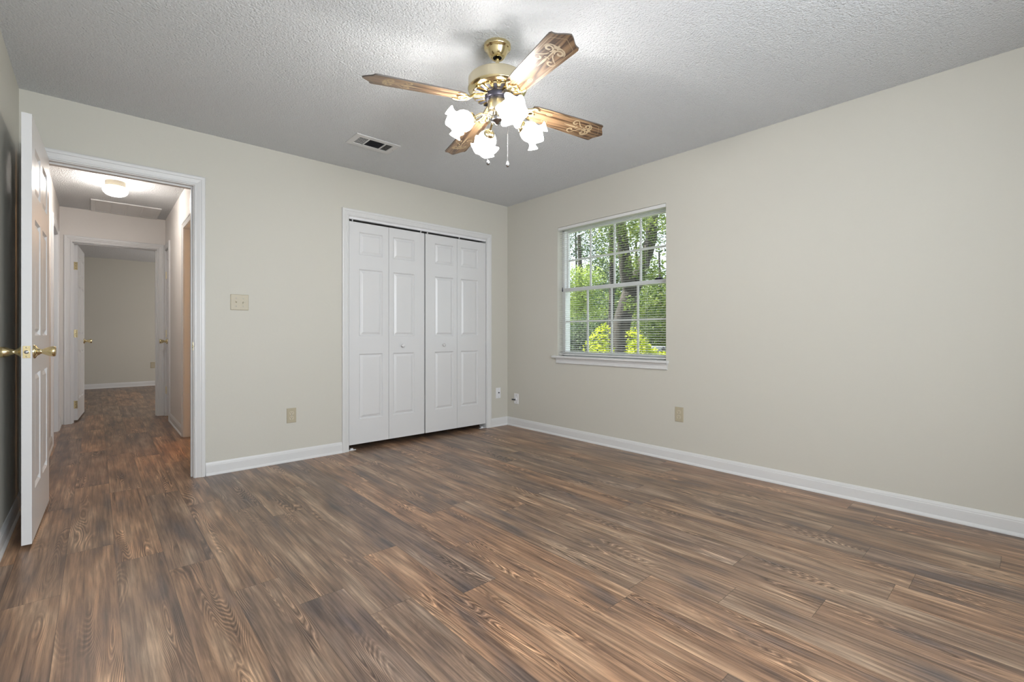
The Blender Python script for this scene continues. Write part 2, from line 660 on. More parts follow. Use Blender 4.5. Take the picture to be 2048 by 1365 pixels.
def jamb_y(mb, a, b, top, y0, y1, stop=None):
    """jamb boards in a wall running along X"""
    mb.box(a - J, a, y0, y1, 0, top + J).box(b, b + J, y0, y1, 0, top + J).box(a, b, y0, y1, top, top + J)
    if stop:
        s0, s1 = stop
        mb.box(a, a + 0.010, s0, s1, 0, top).box(b - 0.010, b, s0, s1, 0, top).box(a + 0.01, b - 0.01, s0, s1, top - 0.010, top)


def jamb_x(mb, a, b, top, x0, x1, stop=None):
    mb.box(x0, x1, a - J, a, 0, top + J).box(x0, x1, b, b + J, 0, top + J).box(x0, x1, a, b, top, top + J)
    if stop:
        s0, s1 = stop
        mb.box(s0, s1, a, a + 0.010, 0, top).box(s0, s1, b - 0.010, b, 0, top).box(s0, s1, a + 0.01, b - 0.01, top - 0.010, top)


# bedroom doorway
mb = MB()
casing(mb, DX0, DX1, DZ, lambda s, o, z: (s, -o, z), 0.064)
casing(mb, DX0 + 0.006, DX1, DZ, lambda s, o, z: (s, 0.12 + o, z), 0.045)
jamb_y(mb, DX0, DX1, DZ, 0, 0.12, (0.040, 0.075))
t1 = struct('trim_1', mb, M['trim'], 'white moulded casing round the bedroom doorway', 'door casing')
sp = MB().box(-0.0015, 0.0, -0.014, 0.014, -0.029, 0.029).tube([(-0.001, -0.014, 0), (0.001, -0.019, 0), (0.006, -0.0215, 0)], 0.0125, 8, flat=0.12)
spo = sp.build('strike_plate', M['brass'], t1, (DX1, 0.022, 0.925))
MB().box(-0.0022, -0.0014, -0.007, 0.007, -0.012, 0.012).build('latch_hole', M['black'], spo)

# closet opening
mb = MB()
casing(mb, CX0, CX1, CZ, lambda s, o, z: (s, -o, z), 0.058)
jamb_y(mb, CX0, CX1, CZ, 0, 0.12)
t2 = struct('trim_2', mb, M['trim'], 'white casing round the folding closet doors', 'closet casing')
tr = MB().box(CX0 + 0.003, CX1 - 0.003, 0.004, 0.040, CZ - 0.020, CZ - 0.0005)
tr.build('door_track', M['white'], t2)
for x in (CX0 + 0.035, CX1 - 0.035):
    MB().box(-0.035, 0.035, 0.005, 0.03, 0, 0.004).box(-0.012, 0.012, 0.012, 0.028, 0.004, 0.016).build('floor_bracket', M['white'], t2, (x, 0.01, 0.0))

# doorway at the end of the hall
mb = MB()
casing(mb, EX0, EX1, EZ, lambda s, o, z: (s, HE - o, z), 0.066)
casing(mb, EX0, EX1, EZ, lambda s, o, z: (s, HE + 0.12 + o, z), 0.06)
jamb_y(mb, EX0, EX1, EZ, HE, HE + 0.12, (HE + 0.045, HE + 0.08))
t3 = struct('trim_3', mb, M['trim'], 'white casing round the doorway at the end of the hallway', 'door casing')
# bathroom doorway
mb = MB()
casing(mb, BY0, BY1, DH, lambda s, o, z: (HR - o, s, z), 0.06)
jamb_x(mb, BY0, BY1, DH, HR, HR + 0.12, (HR + 0.05, HR + 0.085))
struct('trim_4', mb, M['trim'], 'white casing of the warm lit doorway on the right of the hallway', 'door casing')
# narrow closet door in the hall
mb = MB()
casing(mb, NY0, NY1, DH, lambda s, o, z: (HR - o, s, z), 0.058)
jamb_x(mb, NY0, NY1, DH, HR, HR + 0.12)
struct('trim_5', mb, M['trim'], 'white casing of the narrow closet door at the hallway corner', 'door casing')
# doorway on the hall's left side
mb = MB()
casing(mb, OY0, OY1, DH, lambda s, o, z: (HL + o, s, z), 0.066)
jamb_x(mb, OY0, OY1, DH, HL - 0.12, HL, (HL - 0.085, HL - 0.05))
struct('trim_6', mb, M['trim'], 'white casing of the doorway on the left of the hallway', 'door casing')

cw = 0.071
mb = MB()
baseboard(mb, (DX1 + cw, 0), (CX0 - 0.063, 0), (0, -1))
struct('baseboard_back', mb, M['trim'], 'white baseboard between the doorway and the closet', 'baseboard')
mb = MB()
baseboard(mb, (CX1 + 0.063, 0), (0, 0), (0, -1), c1=1)
struct('baseboard_back_corner', mb, M['trim'], 'short white baseboard between the closet and the corner', 'baseboard')
mb = MB()
baseboard(mb, (0, 0), (0, YF), (-1, 0), c0=1)
struct('baseboard_right', mb, M['trim'], 'long white baseboard under the window wall', 'baseboard')
mb = MB()
baseboard(mb, (XL, YF), (XL, 0), (1, 0))
struct('baseboard_left', mb, M['trim'], 'white baseboard on the wall behind the open door', 'baseboard')
mb = MB()
baseboard(mb, (HR, BY1 + 0.066), (HR, NY0 - 0.064), (-1, 0))
baseboard(mb, (HR, 0.121), (HR, BY0 - 0.066), (-1, 0))
struct('baseboard_hall_right', mb, M['trim'], 'white baseboard on the right hallway wall', 'baseboard')
mb = MB()
baseboard(mb, (HL, OY1 + cw), (HL, HE - 0.02), (1, 0))
baseboard(mb, (HL, 0.12), (HL, OY0 - cw), (1, 0))
struct('baseboard_hall_left', mb, M['trim'], 'white baseboard on the left hallway wall', 'baseboard')
mb = MB()
baseboard(mb, (-6.4, 7.68), (-0.4, 7.68), (0, -1))
struct('baseboard_far', mb, M['trim'], 'white baseboard of the dim room beyond the hallway', 'baseboard')


# ------------------------------------------------------------------ panelled doors
def panel_slab(mb, w, h, t, panels, both=True):
    """slab x 0..w, y 0..t, z 0..h with raised panels (x0, x1, z0, z1) on the y=0 face (and y=t)"""
    xs = sorted({0.0, w, *[p[0] for p in panels], *[p[1] for p in panels]})
    zs = sorted({0.0, h, *[p[2] for p in panels], *[p[3] for p in panels]})
    rings = [(0.0, 0.0), (0.003, 0.0035), (0.009, 0.0100), (0.015, 0.0102), (0.031, 0.0030), (0.034, 0.0020)]
    for side in ((0, 1) if both else (0,)):
        def P(x, z, d):
            return (x, d if side == 0 else t - d, z)
        for i in range(len(xs) - 1):
            for k in range(len(zs) - 1):
                mx, mz = (xs[i] + xs[i + 1]) / 2, (zs[k] + zs[k + 1]) / 2
                if any(p[0] < mx < p[1] and p[2] < mz < p[3] for p in panels):
                    continue
                q = [P(xs[i], zs[k], 0), P(xs[i + 1], zs[k], 0), P(xs[i + 1], zs[k + 1], 0), P(xs[i], zs[k + 1], 0)]
                mb.add(q, [(0, 1, 2, 3) if side == 0 else (3, 2, 1, 0)])
        for (x0, x1, z0, z1) in panels:
            v = []
            for ins, d in rings:
                v += [P(x0 + ins, z0 + ins, d), P(x1 - ins, z0 + ins, d), P(x1 - ins, z1 - ins, d), P(x0 + ins, z1 - ins, d)]
            f = []
            for r in range(len(rings) - 1):
                for c in range(4):
                    c2 = (c + 1) % 4
                    q = (r * 4 + c, r * 4 + c2, r * 4 + 4 + c2, r * 4 + 4 + c)
                    f.append(q if side == 0 else tuple(reversed(q)))
            l = (len(rings) - 1) * 4
            q = (l, l + 1, l + 2, l + 3)
            f.append(q if side == 0 else tuple(reversed(q)))
            mb.add(v, f)
    mb.add([(0, 0, 0), (w, 0, 0), (w, t, 0), (0, t, 0)], [(3, 2, 1, 0)])
    mb.add([(0, 0, h), (w, 0, h), (w, t, h), (0, t, h)], [(0, 1, 2, 3)])
    mb.add([(0, 0, 0), (0, t, 0), (0, t, h), (0, 0, h)], [(0, 3, 2, 1)] if False else [(3, 2, 1, 0)])
    mb.add([(w, 0, 0), (w, t, 0), (w, t, h), (w, 0, h)], [(0, 1, 2, 3)])
    if not both:
        mb.add([(0, t, 0), (w, t, 0), (w, t, h), (0, t, h)], [(3, 2, 1, 0)])
    return mb


def six_panels(w, h):
    s, m_ = 0.110, 0.095
    pw = (w - 2 * s - m_) / 2
    out = []
    for z0, z1 in ((0.235, 0.800), (0.985, 1.555), (1.680, 1.905)):
        for x0 in (s, s + pw + m_):
            out.append((x0, x0 + pw, z0, z1))
    return out


KNOB = [(0.0, 0.078), (0.016, 0.078), (0.0235, 0.076), (0.0255, 0.071), (0.025, 0.062), (0.0215, 0.050), (0.015, 0.037), (0.0115, 0.030),
        (0.0115, 0.024), (0.015, 0.021), (0.0175, 0.016), (0.021, 0.012), (0.031, 0.007), (0.033, 0.003), (0.033, 0.0)]


def knob_mb():
    return MB().lathe(list(reversed(KNOB)), 28)


def hinge_mb(h=0.089):
    mb = MB()
    mb.box(0.0, 0.0016, 0.002, 0.034, -h / 2, h / 2)
    mb.tube([(0, -0.003, -h / 2), (0, -0.003, h / 2)], 0.0055, 10)
    for z in (-0.03, 0.0, 0.03):
        mb.add([(-0.0004, 0.018 + 0.003 * math.cos(a), z + 0.003 * math.sin(a)) for a in [k * PI / 4 for k in range(8)]], [tuple(range(8))], 1)
    return mb


def passage_door(name, w, h, pin, rotz, label, zlift, knob_x=None, mirrored=False, hinges=(0.20, 1.02, 1.80), hinge_mat='brass', knobs=(0, 1), latch=True):
    """slab local: hinge edge at x=0, thickness y 0..0.035"""
    mb = panel_slab(MB(), w, h, 0.035, six_panels(w, h))
    if mirrored:
        mb.v = [(x, -y, z) for x, y, z in mb.v]
        mb.f = [list(reversed(f)) for f in mb.f]
    d = mb.build(name, M['door'], None, (pin[0], pin[1], zlift), (0, 0, rotz))
    tag(d, label, 'door', kind='structure')
    sg = -1 if mirrored else 1
    kx, kz = w - 0.062, 0.925 - zlift
    for side in knobs:
        y = 0.0 if side == 0 else 0.035 * sg
        out = -sg if side == 0 else sg
        k = knob_mb().build('door_knob', M['brass'], d, (kx, y, kz), (PI / 2 if out < 0 else -PI / 2, 0, 0))
    if latch:
        lp = MB().box(0, 0.0012, -0.0127, 0.0127, -0.0285, 0.0285)
        lo = lp.build('latch_plate', M['brass'], d, (w, 0.0175 * sg, kz))
        bevel(lo, 0.0005)
        MB().lathe([(0.0085, 0), (0.0085, 0.006), (0.007, 0.009), (0.0, 0.009)], 20).build('latch_bolt', M['steel'], lo, (0.001, 0, 0), (0, PI / 2, 0))
        for z in (-0.021, 0.021):
            MB().lathe([(0.0036, 0), (0.003, 0.0008), (0.0, 0.001)], 12).build('screw', M['pale_brass'], lo, (0.0012, 0, z), (0, PI / 2, 0))
    for z in hinges:
        hb = hinge_mb()
        if mirrored:
            hb.v = [(x, -y, z_) for x, y, z_ in hb.v]
        hb.build('hinge', [M[hinge_mat], M['black']], d, (-0.0016, 0, z - zlift))
    return d


passage_door('door_1', 0.757, 2.032, (DX0 + 0.011, -0.020), -PI / 2 - math.radians(1.3),
             'white six-panel bedroom door standing open against the left wall', 0.018)
passage_door('door_2', 0.752, 2.025, (EX0 + 0.006, HE + 0.125), PI / 2 - math.radians(3.5),
             'white six-panel door with brass hinges opening into the far room', 0.020, mirrored=True, knobs=(1,))
# narrow closed closet door at the end of the hall (one column of panels), face towards the hall (-X)
mb = MB()
w5 = NY1 - NY0 - 0.006
panel_slab(mb, w5, 2.02, 0.035, [(0.09, w5 - 0.09, a, b) for a, b in ((0.235, 0.80), (0.985, 1.555), (1.68, 1.905))])
d5 = tag(mb.build('door_3', M['door'], None, (HR + 0.006, NY1 - 0.003, 0.02), (0, 0, -PI / 2)),
         'narrow white panelled closet door on the right side of the hallway', 'door', kind='structure')
knob_mb().build('door_knob', M['brass'], d5, (0.085, 0, 0.905), (PI / 2, 0, 0))
for z in (0.30, 1.00, 1.72):
    MB().box(0.002, 0.034, -0.0045, 0.0, -0.045, 0.045).tube([(0.0, -0.005, -0.045), (0.0, -0.005, 0.045)], 0.005, 10).build('hinge', M['pale_brass'], d5, (0.004, 0, z))

# ------------------------------------------------------------------ folding closet doors
LW = 0.3705
ZB, ZT = 0.050, 1.990
ROWS = [(0.265, 0.838), (0.995, 1.582), (1.708, 1.908)]


def bifold(x_left, offs, knob_leaf, label):
    root = empty('bifold_door', (x_left, 0.006, 0))
    tag(root, label, 'closet door', 'folding closet doors', kind='thing')
    for i in range(2):
        mb = panel_slab(MB(), LW, ZT - ZB, 0.030, [(offs[i], offs[i] + 0.222, a - ZB, b - ZB) for a, b in ROWS], both=False)
        leaf = mb.build('door_leaf', M['door'], root, (i * (LW + 0.003), 0, ZB))
        if i == knob_leaf:
            kx = 0.135 if i == 1 else LW - 0.165
            MB().lathe([(0.0, 0.026), (0.010, 0.0255), (0.0155, 0.023), (0.0165, 0.018), (0.014, 0.012), (0.0085, 0.008), (0.0085, 0.003), (0.012, 0.0), ][::-1], 24).build(
                'knob', M['door'], leaf, (kx, 0, 0.905 - ZB), (PI / 2, 0, 0))
        px = 0.035 if (i == 0) == (x_left < -1.2) else LW - 0.035
        MB().lathe([(0.004, 0), (0.004, 0.012), (0.0075, 0.012), (0.0075, 0.018), (0, 0.018)], 12).build('pivot_pin', M['white'], leaf, (px if i == (0 if x_left < -1.2 else 1) else (LW - 0.03 if i else 0.03), 0.015, ZT - ZB))
    return root


bifold(CX0 + 0.004, (0.090, 0.042), 1, 'white folding closet door pair on the doorway side')
bifold(CX1 - 0.004 - 2 * LW - 0.003, (0.106, 0.046), 0, 'white folding closet door pair next to the room corner')

# ------------------------------------------------------------------ window
win = empty('window_1', (0, 0, 0))
tag(win, 'white single-hung window with divided panes looking on to trees', 'window', kind='structure')
X_UP, X_LO = 0.130, 0.085
mb = MB()
# outer vinyl frame
mb.box(0.075, 0.158, WY0, WY0 + 0.028, WZ0, WZ1).box(0.075, 0.158, WY1 - 0.028, WY1, WZ0, WZ1)
mb.box(0.075, 0.158, WY0, WY1, WZ1 - 0.03, WZ1).box(0.075, 0.158, WY0, WY1, WZ0, WZ0 + 0.022)
mb.build('window_frame', M['vinyl'], win)


def sash(name, x, z0, z1, rail_b, rail_t):
    y0, y1 = WY0 + 0.0285, WY1 - 0.0285
    st = 0.010
    mb = MB()
    mb.box(x - 0.014, x + 0.014, y0, y0 + st, z0, z1).box(x - 0.014, x + 0.014, y1 - st, y1, z0, z1)
    mb.box(x - 0.014, x + 0.014, y0 + st, y1 - st, z0, z0 + rail_b).box(x - 0.014, x + 0.014, y0 + st, y1 - st, z1 - rail_t, z1)
    o = mb.build(name, M['vinyl'], win)
    bevel(o, 0.002)
    a, b = y0 + st, y1 - st
    c, d = z0 + rail_b, z1 - rail_t
    mt = MB()
    for k in (1, 2, 3):
        yy = a + (b - a) * k / 4
        mt.box(x - 0.005, x + 0.005, yy - 0.009, yy + 0.009, c, d)
    zz = (c + d) / 2
    mt.box(x - 0.0045, x + 0.0045, a, b, zz - 0.009, zz + 0.009)
    mt.build('muntin_grid', M['vinyl'], o)
    MB().box(x - 0.002, x + 0.002, a - 0.003, b + 0.003, c - 0.003, d + 0.003).build('glass_pane', M['glass'], o)
    return o


sash('upper_sash', X_UP, 1.445, WZ1 - 0.031, 0.030, 0.014)
lo = sash('lower_sash', X_LO, WZ0 + 0.0225, 1.472, 0.022, 0.036)
MB().box(-0.02, 0.0, -0.03, 0.03, -0.006, 0.006).box(-0.028, -0.02, -0.012, 0.012, -0.004, 0.008).build('sash_lock', M['dark'], lo, (X_LO - 0.014, WY0 + 0.10, 1.474))
# sill and apron
ms = MB()
prof = [(0.075, 0.0), (-0.030, 0.0), (-0.036, -0.004), (-0.036, -0.017), (-0.030, -0.021), (-0.0005, -0.021), (-0.0005, -0.0205), (0.075, -0.0205)]
ys = (WY1 + 0.052, WY0 - 0.024)
ms.box(0.0, 0.0745, WY0 + 0.0005, WY1 - 0.0005, WZ0 - 0.0, WZ0 + 0.001)
v = [(x, y, WZ0 + 0.002 + z) for y in ys for x, z in ((-0.0003, 0.0), (-0.030, 0.0), (-0.036, -0.004), (-0.036, -0.018), (-0.031, -0.022), (-0.0003, -0.022))]
ms.add(v, [tuple(range(6)), tuple(reversed(range(6, 12)))] + [tuple(reversed((k, (k + 1) % 6, 6 + (k + 1) % 6, 6 + k))) for k in range(6)])
ms.build('window_sill', M['trim'], win)
ma = MB()
za = WZ0 - 0.0202
pr = [(-0.0003, 0.0), (-0.018, 0.0), (-0.018, -0.010), (-0.012, -0.018), (-0.011, -0.036), (-0.014, -0.042), (-0.0135, -0.049), (-0.008, -0.054), (-0.0003, -0.054)]
v = [(x, y, za + z) for y in (WY1 + 0.010, WY0 - 0.014) for x, z in pr]
n = len(pr)
ma.add(v, [tuple(range(n)), tuple(reversed(range(n, 2 * n)))] + [tuple(reversed((k, (k + 1) % n, n + (k + 1) % n, n + k))) for k in range(n)])
ma.build('window_apron', M['trim'], win)

# blind
bl = empty('window_blind', (0.035, (WY0 + WY1) / 2, WZ1))
tag(bl, 'white mini blind with open slats hanging in the window', 'blind')
hw = (WY1 - WY0) / 2 - 0.004
hr = MB().box(-0.030, 0.012, -hw, hw, -0.030, -0.0015)
bevel(hr.build('head_rail', M['slat'], bl), 0.002)
sl = MB()
npt = 5
z = -0.046
zs = []
while z > -(WZ1 - WZ0) + 0.034:
    zs.append(z)
    z -= 0.0203
tilt = math.radians(7.5)
for z in zs:
    vv = []
    jit = random.uniform(-0.02, 0.02)
    for yy in (-hw + 0.003, hw - 0.003):
        for q in range(npt):
            s_ = -1 + 2 * q / (npt - 1)
            xx = 0.0125 * s_
            cz = 0.0011 * (1 - s_ * s_)
            vv.append((-0.008 + xx * math.cos(tilt + jit), yy, z + cz + xx * math.sin(tilt + jit)))
            vv.append((-0.008 + xx * math.cos(tilt + jit), yy, z + cz - 0.0004 + xx * math.sin(tilt + jit)))
    ff = []
    o2 = npt * 2
    for q in range(npt - 1):
        ff.append((q * 2, o2 + q * 2, o2 + q * 2 + 2, q * 2 + 2))
        ff.append((q * 2 + 1, q * 2 + 3, o2 + q * 2 + 3, o2 + q * 2 + 1))
    ff.append((0, 1, o2 + 1, o2))
    l = (npt - 1) * 2
    ff.append((l, o2 + l, o2 + l + 1, l + 1))
    sl.add(vv, ff, 0, True)
sl.build('slats', M['slat'], bl)
zb = -(WZ1 - WZ0) + 0.012
br = MB().box(-0.019, 0.003, -hw + 0.003, hw - 0.003, zb, zb + 0.011)
bro = bevel(br.build('bottom_rail', M['slat'], bl), 0.002)
for yy in (-0.40, 0.0, 0.40):
    mc = MB()
    for xx in (-0.0205, 0.0045):
        mc.tube([(xx, yy, -0.03), (xx, yy, zb + 0.011)], 0.0005, 5)
    mc.build('ladder_cord', M['white'], bl)
    MB().box(-0.0205, -0.004, yy - 0.008, yy + 0.008, zb - 0.0015, zb).build('cord_clip', M['white'], bro)
pc = MB()
pc.tube([(-0.026, hw - 0.055, -0.03), (-0.026, hw - 0.055, -0.60)], 0.0011, 6)
pco = pc.build('pull_cord', M['grey'], bl)
MB().lathe([(0.0, -0.645), (0.006, -0.64), (0.0055, -0.62), (0.0025, -0.60), (0, -0.598)], 12).build('tassel', M['dark'], pco, (-0.026, hw - 0.055, 0))

# ------------------------------------------------------------------ wall plates
def plate_mb(w, h, t=0.0055):
    b = 0.003
    v = [(-w / 2, -h / 2, 0), (w / 2, -h / 2, 0), (w / 2, h / 2, 0), (-w / 2, h / 2, 0),
         (-w / 2, -h / 2, t * .45), (w / 2, -h / 2, t * .45), (w / 2, h / 2, t * .45), (-w / 2, h / 2, t * .45),
         (-w / 2 + b, -h / 2 + b, t), (w / 2 - b, -h / 2 + b, t), (w / 2 - b, h / 2 - b, t), (-w / 2 + b, h / 2 - b, t)]
    f = [(8, 9, 10, 11), (3, 2, 1, 0)]
    for o in (0, 4):
        for k in range(4):
            k2 = (k + 1) % 4
            f.append((o + k, o + k2, o + 4 + k2, o + 4 + k))
    return MB().add(v, f)


ROT_BACK = Matrix.Rotation(PI / 2, 4, 'X')          # plate normal to -Y
def on_back(x, z, y=0.0):
    return (x, y, z), (PI / 2, 0, 0)
def on_right(y, z):
    return (0, y, z), (PI / 2, 0, -PI / 2)


def screw(parent, x, y, t, mat):
    MB().lathe([(0.0034, 0), (0.003, 0.0009), (0.0, 0.0011)], 12).build('screw', mat, parent, (x, y, t))


loc, rot = on_back(-2.645, 1.247)
sw = tag(empty('light_switch', loc, rot), 'beige double toggle light switch beside the doorway', 'light switch')
plate_mb(0.119, 0.115).build('cover_plate', M['ivory'], sw)
for sx, up in ((-0.023, 1), (0.023, -1)):
    MB().box(-0.0055, 0.0055, -0.0125, 0.0125, 0.0050, 0.0060).build('toggle_slot', M['ivory2'], sw, (sx, 0, 0))
    q = MB()
    q.add([(-0.004, -0.008, 0), (0.004, -0.008, 0), (0.004, 0.008, 0), (-0.004, 0.008, 0),
           (-0.0032, 0.002 * up - 0.003 + 0.006 * up, 0.013), (0.0032, 0.002 * up - 0.003 + 0.006 * up, 0.013),
           (0.0032, 0.002 * up + 0.003 + 0.006 * up, 0.013), (-0.0032, 0.002 * up + 0.003 + 0.006 * up, 0.013)],
          [(0, 3, 2, 1), (4, 5, 6, 7), (0, 1, 5, 4), (1, 2, 6, 5), (2, 3, 7, 6), (3, 0, 4, 7)])
    q.build('toggle', M['ivory2'], sw, (sx, 0, 0.0058))
    for sy in (-0.030, 0.030):
        screw(sw, sx, sy, 0.0054, M['steel'])


def outlet(loc, rot, label, group):
    o = tag(empty('wall_outlet', loc, rot), label, 'outlet', group)
    plate_mb(0.071, 0.116).build('cover_plate', M['ivory'], o)
    for sy in (-0.0195, 0.0195):
        ol = []
        for k in range(24):
            a = 2 * PI * k / 24
            ol.append((0.0172 * math.cos(a), max(-0.0135, min(0.0135, 0.0172 * math.sin(a)))))
        face = MB().prism(ol, 0.0050, 0.0068).build('receptacle', M['ivory2'], o, (0, sy, 0))
        s_ = MB()
        s_.box(-0.0075, -0.0052, -0.002, 0.0075, 0.0066, 0.0071).box(0.0052, 0.0075, -0.001, 0.0065, 0.0066, 0.0071)
        s_.lathe([(0.0026, 0.0066), (0.0026, 0.0071), (0, 0.0071)], 10, M4=Matrix.Translation((0, -0.0075, 0)))
        s_.build('slots', M['black'], face)
    screw(o, 0, 0, 0.0054, M['steel'])
    return o


loc, rot = on_back(-2.282, 0.365)
outlet(loc, rot, 'beige double outlet low on the wall left of the closet', 'beige wall outlets')
loc, rot = on_right(-2.062, 0.376)
outlet(loc, rot, 'beige double outlet low on the wall to the right of the window', 'beige wall outlets')
outlet((-2.605, 7.68, 0.405), (PI / 2, 0, 0), 'small outlet on the far room wall beyond the hallway', 'beige wall outlets')

loc, rot = on_back(-0.137, 0.364)
cp = tag(empty('cable_plate', loc, rot), 'white cable socket plate between the closet and the corner', 'wall plate')
plate_mb(0.066, 0.116).build('cover_plate', M['white'], cp)
MB().lathe([(0.0075, 0.005), (0.0075, 0.008), (0.0048, 0.008), (0.0048, 0.017), (0.0, 0.017)], 16).build('coax_jack', M['dark'], cp, (0.004, 0.004, 0))
for sy in (-0.044, 0.044):
    screw(cp, 0, sy, 0.0054, M['steel'])

loc, rot = on_right(-0.150, 0.304)
pj = tag(empty('phone_jack', loc, rot), 'white phone jack plate on the window wall near the corner', 'wall plate')
plate_mb(0.070, 0.112).build('cover_plate', M['white'], pj)
MB().box(-0.010, 0.010, -0.011, 0.011, 0.005, 0.013).build('jack_body', M['white'], pj)
MB().box(-0.052, -0.004, -0.016, -0.004, 0.012, 0.020).box(-0.060, -0.044, -0.014, -0.006, 0.013, 0.018).build('dark_plug', M['dark'], pj)
for sy in (-0.040, 0.040):
    screw(pj, 0, sy, 0.0054, M['dark'])

# ------------------------------------------------------------------ ceiling register
vt = tag(empty('ceiling_vent', (-1.888, -0.630, H)), 'white ceiling air register with dark louvres between fan and closet wall', 'air vent')
VW, VD = 0.172, 0.104
fm = MB()
fm.box(-VW, VW, -VD, -0.062, -0.006, 0).box(-VW, VW, 0.062, VD, -0.006, 0)
fm.box(-VW, -0.130, -0.062, 0.062, -0.006, 0).box(0.130, VW, -0.062, 0.062, -0.006, 0)
fm.box(-0.064, -0.054, -0.062, 0.062, -0.007, 0).box(0.064, 0.074, -0.062, 0.062, -0.007, 0)
bevel(fm.build('register_frame', M['trim'], vt), 0.0015)
MB().box(-0.130, 0.130, -0.062, 0.062, -0.0006, -0.0001).build('duct_opening', M['black'], vt)
g1 = MB()
for k in range(6):
    x = -0.122 + k * 0.0118
    g1.box(x, x + 0.0010, -0.062, 0.062, -0.003, -0.0008)
for k in range(5):
    y = -0.050 + k * 0.022
    g1.box(-0.130, -0.064, y, y + 0.0018, -0.003, -0.0008)
g1.build('grid_louvre', M['trim'], vt)
g2 = MB()
for k in range(5):
    y = -0.052 + k * 0.023
    g2.box(-0.054, 0.064, y, y + 0.0012, -0.005, -0.0008)
g2.build('center_louvre', M['dark'], vt)
g3 = MB()
for k in range(5):
    x = 0.077 + k * 0.0112
    g3.add([(x, -0.062, -0.0055), (x + 0.0065, -0.062, -0.001), (x + 0.0065, 0.062, -0.001), (x, 0.062, -0.0055),
            (x, -0.062, -0.0047), (x + 0.0065, -0.062, -0.0008), (x + 0.0065, 0.062, -0.0008), (x, 0.062, -0.0047)],
           [(0, 1, 2, 3), (7, 6, 5, 4), (0, 4, 5, 1), (1, 5, 6, 2), (2, 6, 7, 3), (3, 7, 4, 0)])
g3.build('side_louvre', M['trim'], vt)
MB().lathe([(0.004, 0), (0.0035, -0.0012), (0, -0.0015)], 10).build('screw', M['steel'], vt, (0.155, 0.0, -0.006))

# ------------------------------------------------------------------ hall: flush light and return grille
dl = tag(empty('hall_ceiling_light', (-3.305, 1.80, H)), 'round white flush dome light glowing on the hallway ceiling', 'ceiling light')
MB().lathe([(0.073, 0.0), (0.076, -0.004), (0.076, -0.040), (0.080, -0.046), (0.080, -0.052)][::-1], 40).build('metal_base', M['ivory2'], dl)
MB().lathe([(0.076, -0.0515), (0.088, -0.058), (0.094, -0.070), (0.094, -0.084), (0.088, -0.102), (0.074, -0.118), (0.050, -0.130), (0.025, -0.136), (0.0, -0.138)][::-1], 40).build('glass_dome', M['dome'], dl)

rg = tag(empty('return_air_grille', (-3.183, 2.975, H)), 'square white return air grille on the hallway ceiling before the end wall', 'air grille')
fr_ = MB()
A = 0.300
fr_.box(-A, A, -A, -A + 0.03, -0.012, 0).box(-A, A, A - 0.03, A, -0.012, 0).box(-A, -A + 0.03, -A + 0.03, A - 0.03, -0.012, 0).box(A - 0.03, A, -A + 0.03, A - 0.03, -0.012, 0)
bevel(fr_.build('grille_frame', M['trim'], rg), 0.003)
MB().box(-A + 0.0302, A - 0.0302, -A + 0.0302, A - 0.0302, -0.0012, -0.0002).build('backing', M['grey'], rg)
lv = MB()
n_ = 24
for k in range(n_):
    y = -A + 0.034 + k * (2 * A - 0.068) / n_
    lv.add([(-A + 0.034, y, -0.003), (A - 0.034, y, -0.003), (A - 0.034, y + 0.0165, -0.0085), (-A + 0.034, y + 0.0165, -0.0085)], [(3, 2, 1, 0)])
    lv.add([(-A + 0.034, y, -0.0024), (A - 0.034, y, -0.0024), (A - 0.034, y + 0.0165, -0.0079), (-A + 0.034, y + 0.0165, -0.0079)], [(0, 1, 2, 3)])
lv.build('louvres', M['trim'], rg)
rb = MB()
for x in (-0.27, -0.135, 0.0, 0.135, 0.27):
    rb.box(x - 0.007, x + 0.007, -A + 0.032, A - 0.032, -0.0108, -0.0015)
rb.build('support_bars', M['trim'], rg)

# ------------------------------------------------------------------ ceiling fan
FX, FY = -1.9555, -2.1576
fan = tag(empty('ceiling_fan', (FX, FY, H)), 'brass ceiling fan with four oak blades and four lit ruffled glass shades', 'ceiling fan')


def Z(z):
    return z - H


MB().lathe([(0.022, Z(2.379)), (0.030, Z(2.377)), (0.035, Z(2.381)), (0.042, Z(2.390)), (0.049, Z(2.402)), (0.054, Z(2.414)), (0.058, Z(2.419)),
            (0.065, Z(2.422)), (0.067, Z(2.427)), (0.067, Z(2.44))], 48, cap=False).build('canopy', M['brass'], fan)
MB().lathe([(0.0, Z(2.388)), (0.0222, Z(2.386)), (0.0222, Z(2.379))], 32, cap=False).build('canopy_opening', M['black'], fan)
MB().lathe([(0.0095, Z(2.27)), (0.0095, Z(2.386))], 20).build('downrod', M['brass'], fan)
mh = MB()
mh.lathe([(0.012, Z(2.284)), (0.070, Z(2.283)), (0.125, Z(2.279)), (0.138, Z(2.275)), (0.143, Z(2.268)), (0.144, Z(2.222))], 64, 0, cap=False)
mh.lathe([(0.144, Z(2.222)), (0.146, Z(2.220)), (0.144, Z(2.216)), (0.140, Z(2.210)), (0.132, Z(2.204)), (0.120, Z(2.199)), (0.064, Z(2.194)), (0.0, Z(2.194))], 64, 1, cap=False)
mh.build('motor_housing', [M['pale_brass'], M['brass']], fan)
vs = MB()
